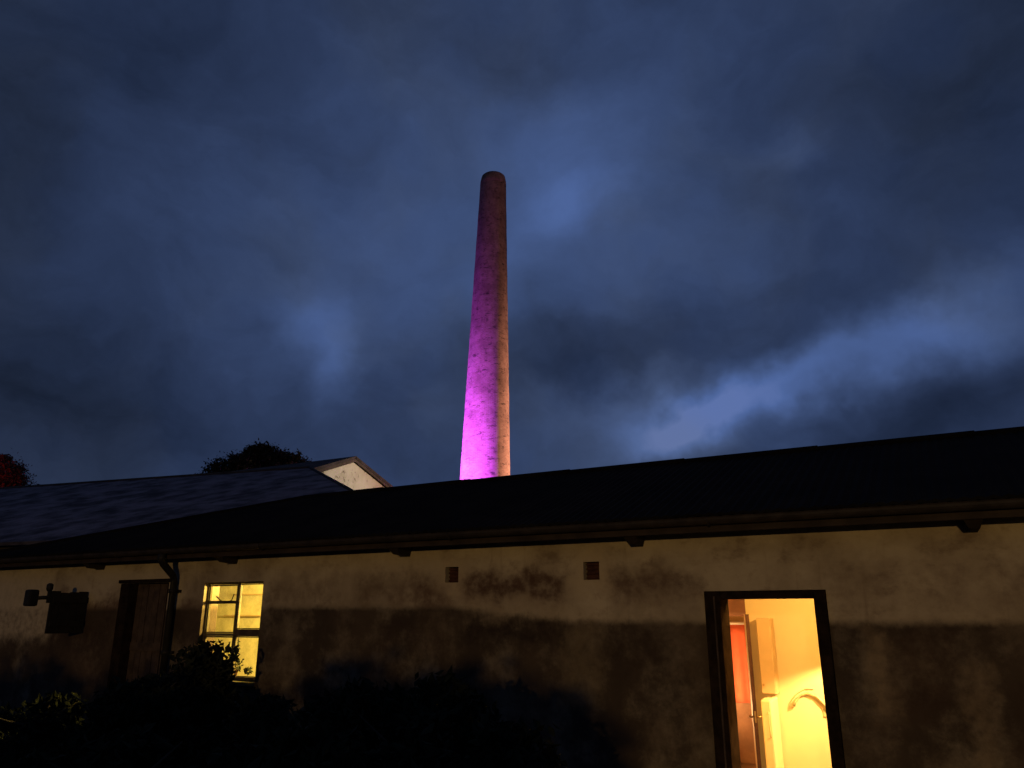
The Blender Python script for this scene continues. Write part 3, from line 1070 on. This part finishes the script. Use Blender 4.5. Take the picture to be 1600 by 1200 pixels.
lm = around(-42, 7.0, 1.5)
lamp('magenta_floodlight', 'SPOT', lm, P_MAGENTA, (.42, .075, 1.0), .25, cbase + Vector((0, 0, 8.9)), 63, 1.0)
lw = around(107, 15.0, 4.0)
lamp('yard_lamp', 'SPOT', lw, P_CHIMNEY_WARM, (1, .56, .36), .3, cbase + Vector((0, 0, 11.5)), 62, 1.0)
lamp('chimney_top_fill', 'SPOT', around(42, 40, 8.0), P_TOP_FILL, (1, .44, .28), .3, cbase + Vector((0, 0, 22)), 34, 1.0)  # added fill lamp to warm the dark upper shaft
lg = Vector((xg + 9, ap.y - 1.0, 6.2))
lamp('gable_lamp', 'SPOT', lg, P_GABLE, (1, .90, .68), .15, (xg, ap.y - .5, ap.z - 1.6), 34, .9)

# ------------------------------------------------------------------ trees beyond
def domed_tree(name, label, lobes, Y, leaves, leaf, m, seed):
    """tree whose crown is built of lobes (px centre, top, low edge, half width in the photograph's pixels)"""
    px = lobes[0][0]
    mid = at(px, (lobes[0][1] + lobes[0][2]) / 2, 1, Y)
    t = thing(name, label, 'tree', (mid.x, Y, 0))
    r = np.random.default_rng(seed)
    cl = []
    for (x, a, b, half) in lobes:
        c = at(x, (a + b) / 2, 1, Y)
        rx = half * (c - CAM).length / 1270.0
        rz = (at(x, a, 1, Y).z - at(x, b, 1, Y).z) / 2
        o = Vector((c.x - mid.x, r.uniform(-.3, .3) * rx, c.z))
        cl += [(o.x, o.y, o.z, rx * .86, rx * .86, rz * .88)] * 4
        for k in range(46):
            d = r.normal(size=3)
            d /= np.linalg.norm(d)
            q = rx * (.10 + .16 * r.random())
            cl.append((o.x + d[0] * rx * .84, o.y + d[1] * rx * .84, o.z + d[2] * rz * .84, q, q, q * .8))
    obj('trunk', branches(mid.z, cl[0][3], 14, .28, seed, .4), M['bark'], t)
    obj('crown', leaf_cloud(cl, leaves, leaf, seed=seed + 1), m, t)
    return mid


domed_tree('dark_tree', 'dark domed tree crown rising behind the roofs on the left',
           [(396, 688, 800, 56), (352, 708, 810, 56), (440, 703, 800, 54), (400, 700, 820, 84)], 32.0, 60000, .12, M['tree'], 4)
mid = domed_tree('red_lit_tree', 'tree lit dull red at the left edge behind the roof, leaves tinted to match', [(-20, 706, 840, 50), (8, 722, 830, 24)], 30.0, 26000, .13, M['red_tree'], 9)
rz = 4.0
lamp('red_floodlight', 'SPOT', (mid.x + 6, mid.y - 10, 5.5), P_RED, (1, .07, .035), .2, (mid.x, mid.y, mid.z + rz * .3), 60, .5)

# ------------------------------------------------------------------ shrubs along the wall
shrubs = [
    # px centre, px top, y plane, half width m, label, leaves, twigs
    (70, 1072, -1.5, 1.45, 'broad dark shrub under the floodlight at the left end of the wall', 9000, 20),
    (215, 1035, -1.9, 1.25, 'dark shrub in front of the boarded doorway', 8000, 22),
    (316, 990, -.95, .55, 'shrub hiding the lower left corner of the lit window', 5200, 23),
    (420, 1085, -1.7, 1.0, 'low dark shrub below the lit window', 6500, 24),
    (560, 1065, -2.6, 1.0, 'dark shrub between the window and the tall rounded shrub', 7000, 25),
    (675, 1040, -2.9, .95, 'tall rounded dark shrub below the left air vent', 8000, 26),
    (770, 1100, -3.1, .62, 'small shrub at the right end of the row of shrubs', 4500, 27),
    (180, 1110, -4.6, 1.0, 'low shrub nearest to us in the dark lower left corner', 6000, 28),
    (450, 1125, -4.4, 1.0, 'low shrub nearest to us below the lit window', 6000, 29),
]
for (px, py, Y, hw, lab, nl, sd) in shrubs:
    p = at(px, py, 1, Y)
    t = thing('shrub', lab, 'shrub', (p.x, Y, 0), 'shrubs along the shed wall')
    h = p.z
    obj('stem', branches(h, hw * .8, 9, .05, sd, .12), M['bark'], t)
    ry = min(hw, .78 if Y > -1 else 1.1) * .8
    cls = clumps_dome(30, hw * .85, ry * .8, .1, h - .24, .18, .34, sd + 50)
    obj('foliage', leaf_cloud(cls, nl, .06, seed=sd), M['shrub'], t)

# ------------------------------------------------------------------ added shade wall and hedge, and street lamp, behind the photographer
gw = thing('shade_wall', 'added unseen wall with coping behind the photographer, shading the shed', 'wall', (0, -14, 0))  # added out of view to shade the lower shed wall and shrubs
obj('wall', bx(-34, -.35, -.15, .15, -.2, 2.45), M['shade_wall'], gw)
obj('coping', bx(-34.05, -.3, -.2, .2, 2.453, 2.52, .01), M['shade_wall'], gw)
hr = np.random.default_rng(63)
hcl = [(x, 0, 2.25 + .35 * hr.random(), .5, .4, .38 + .12 * hr.random()) for x in np.arange(-12.8, -6.8, .4)]
hcl = [(q[0] + 6.5, *q[1:]) for q in hcl]
hcl += [(-.35, 0, 2.2, .5, .4, .6), (0, 0, 1.6, .6, .5, 1.1), (.4, 0, 1.7, .55, .5, 1.1), (.85, 0, 1.4, .5, .5, .95), (-.1, 0, 2.5, .4, .3, .45), (.35, .1, 2.5, .4, .3, .4), (1.2, 0, 1.0, .5, .5, .8)]
hg = thing('shade_hedge', 'added unseen ragged hedge over the shade wall, softening its shadow', 'hedge', (0, -14.45, 0))  # added to fray the edge of the wall's shadow
for k, x in enumerate((-5.2, -3.4, -1.6, .3)):
    st = obj('stem', branches(2.6, .6, 9, .06, 61 + k, .15), M['bark'], hg)
    st.location = (x, .02, 0)
obj('foliage', leaf_cloud(hcl, 17000, .085, seed=71), M['shrub'], hg)
sl = thing('street_lamp', 'sodium street lamp with a flat hood beyond the added shade wall', 'street lamp', (5.0, -30, 0))
obj('post', tube([(0, -.9, -.2), (0, -.9, 4.3), (0, -.75, 4.75), (0, -.35, 4.83)], [.08, .06, .05, .04], 12), M['iron'], sl)
obj('hood', bx(-.35, .35, -.5, .5, 4.70, 4.78, .02), M['iron'], sl)
for s in (-1, 1):
    obj('skirt', bx(s * .35 - .01, s * .35 + .01, -.49, .49, 4.595, 4.698), M['iron'], sl)
    obj('skirt', bx(-.338, .338, s * .49 - .01, s * .49 + .01, 4.595, 4.698), M['iron'], sl)
lamp('sodium_light', 'POINT', (0, 0, 4.62), P_STREET, (1, .61, .205), .16, parent=sl)
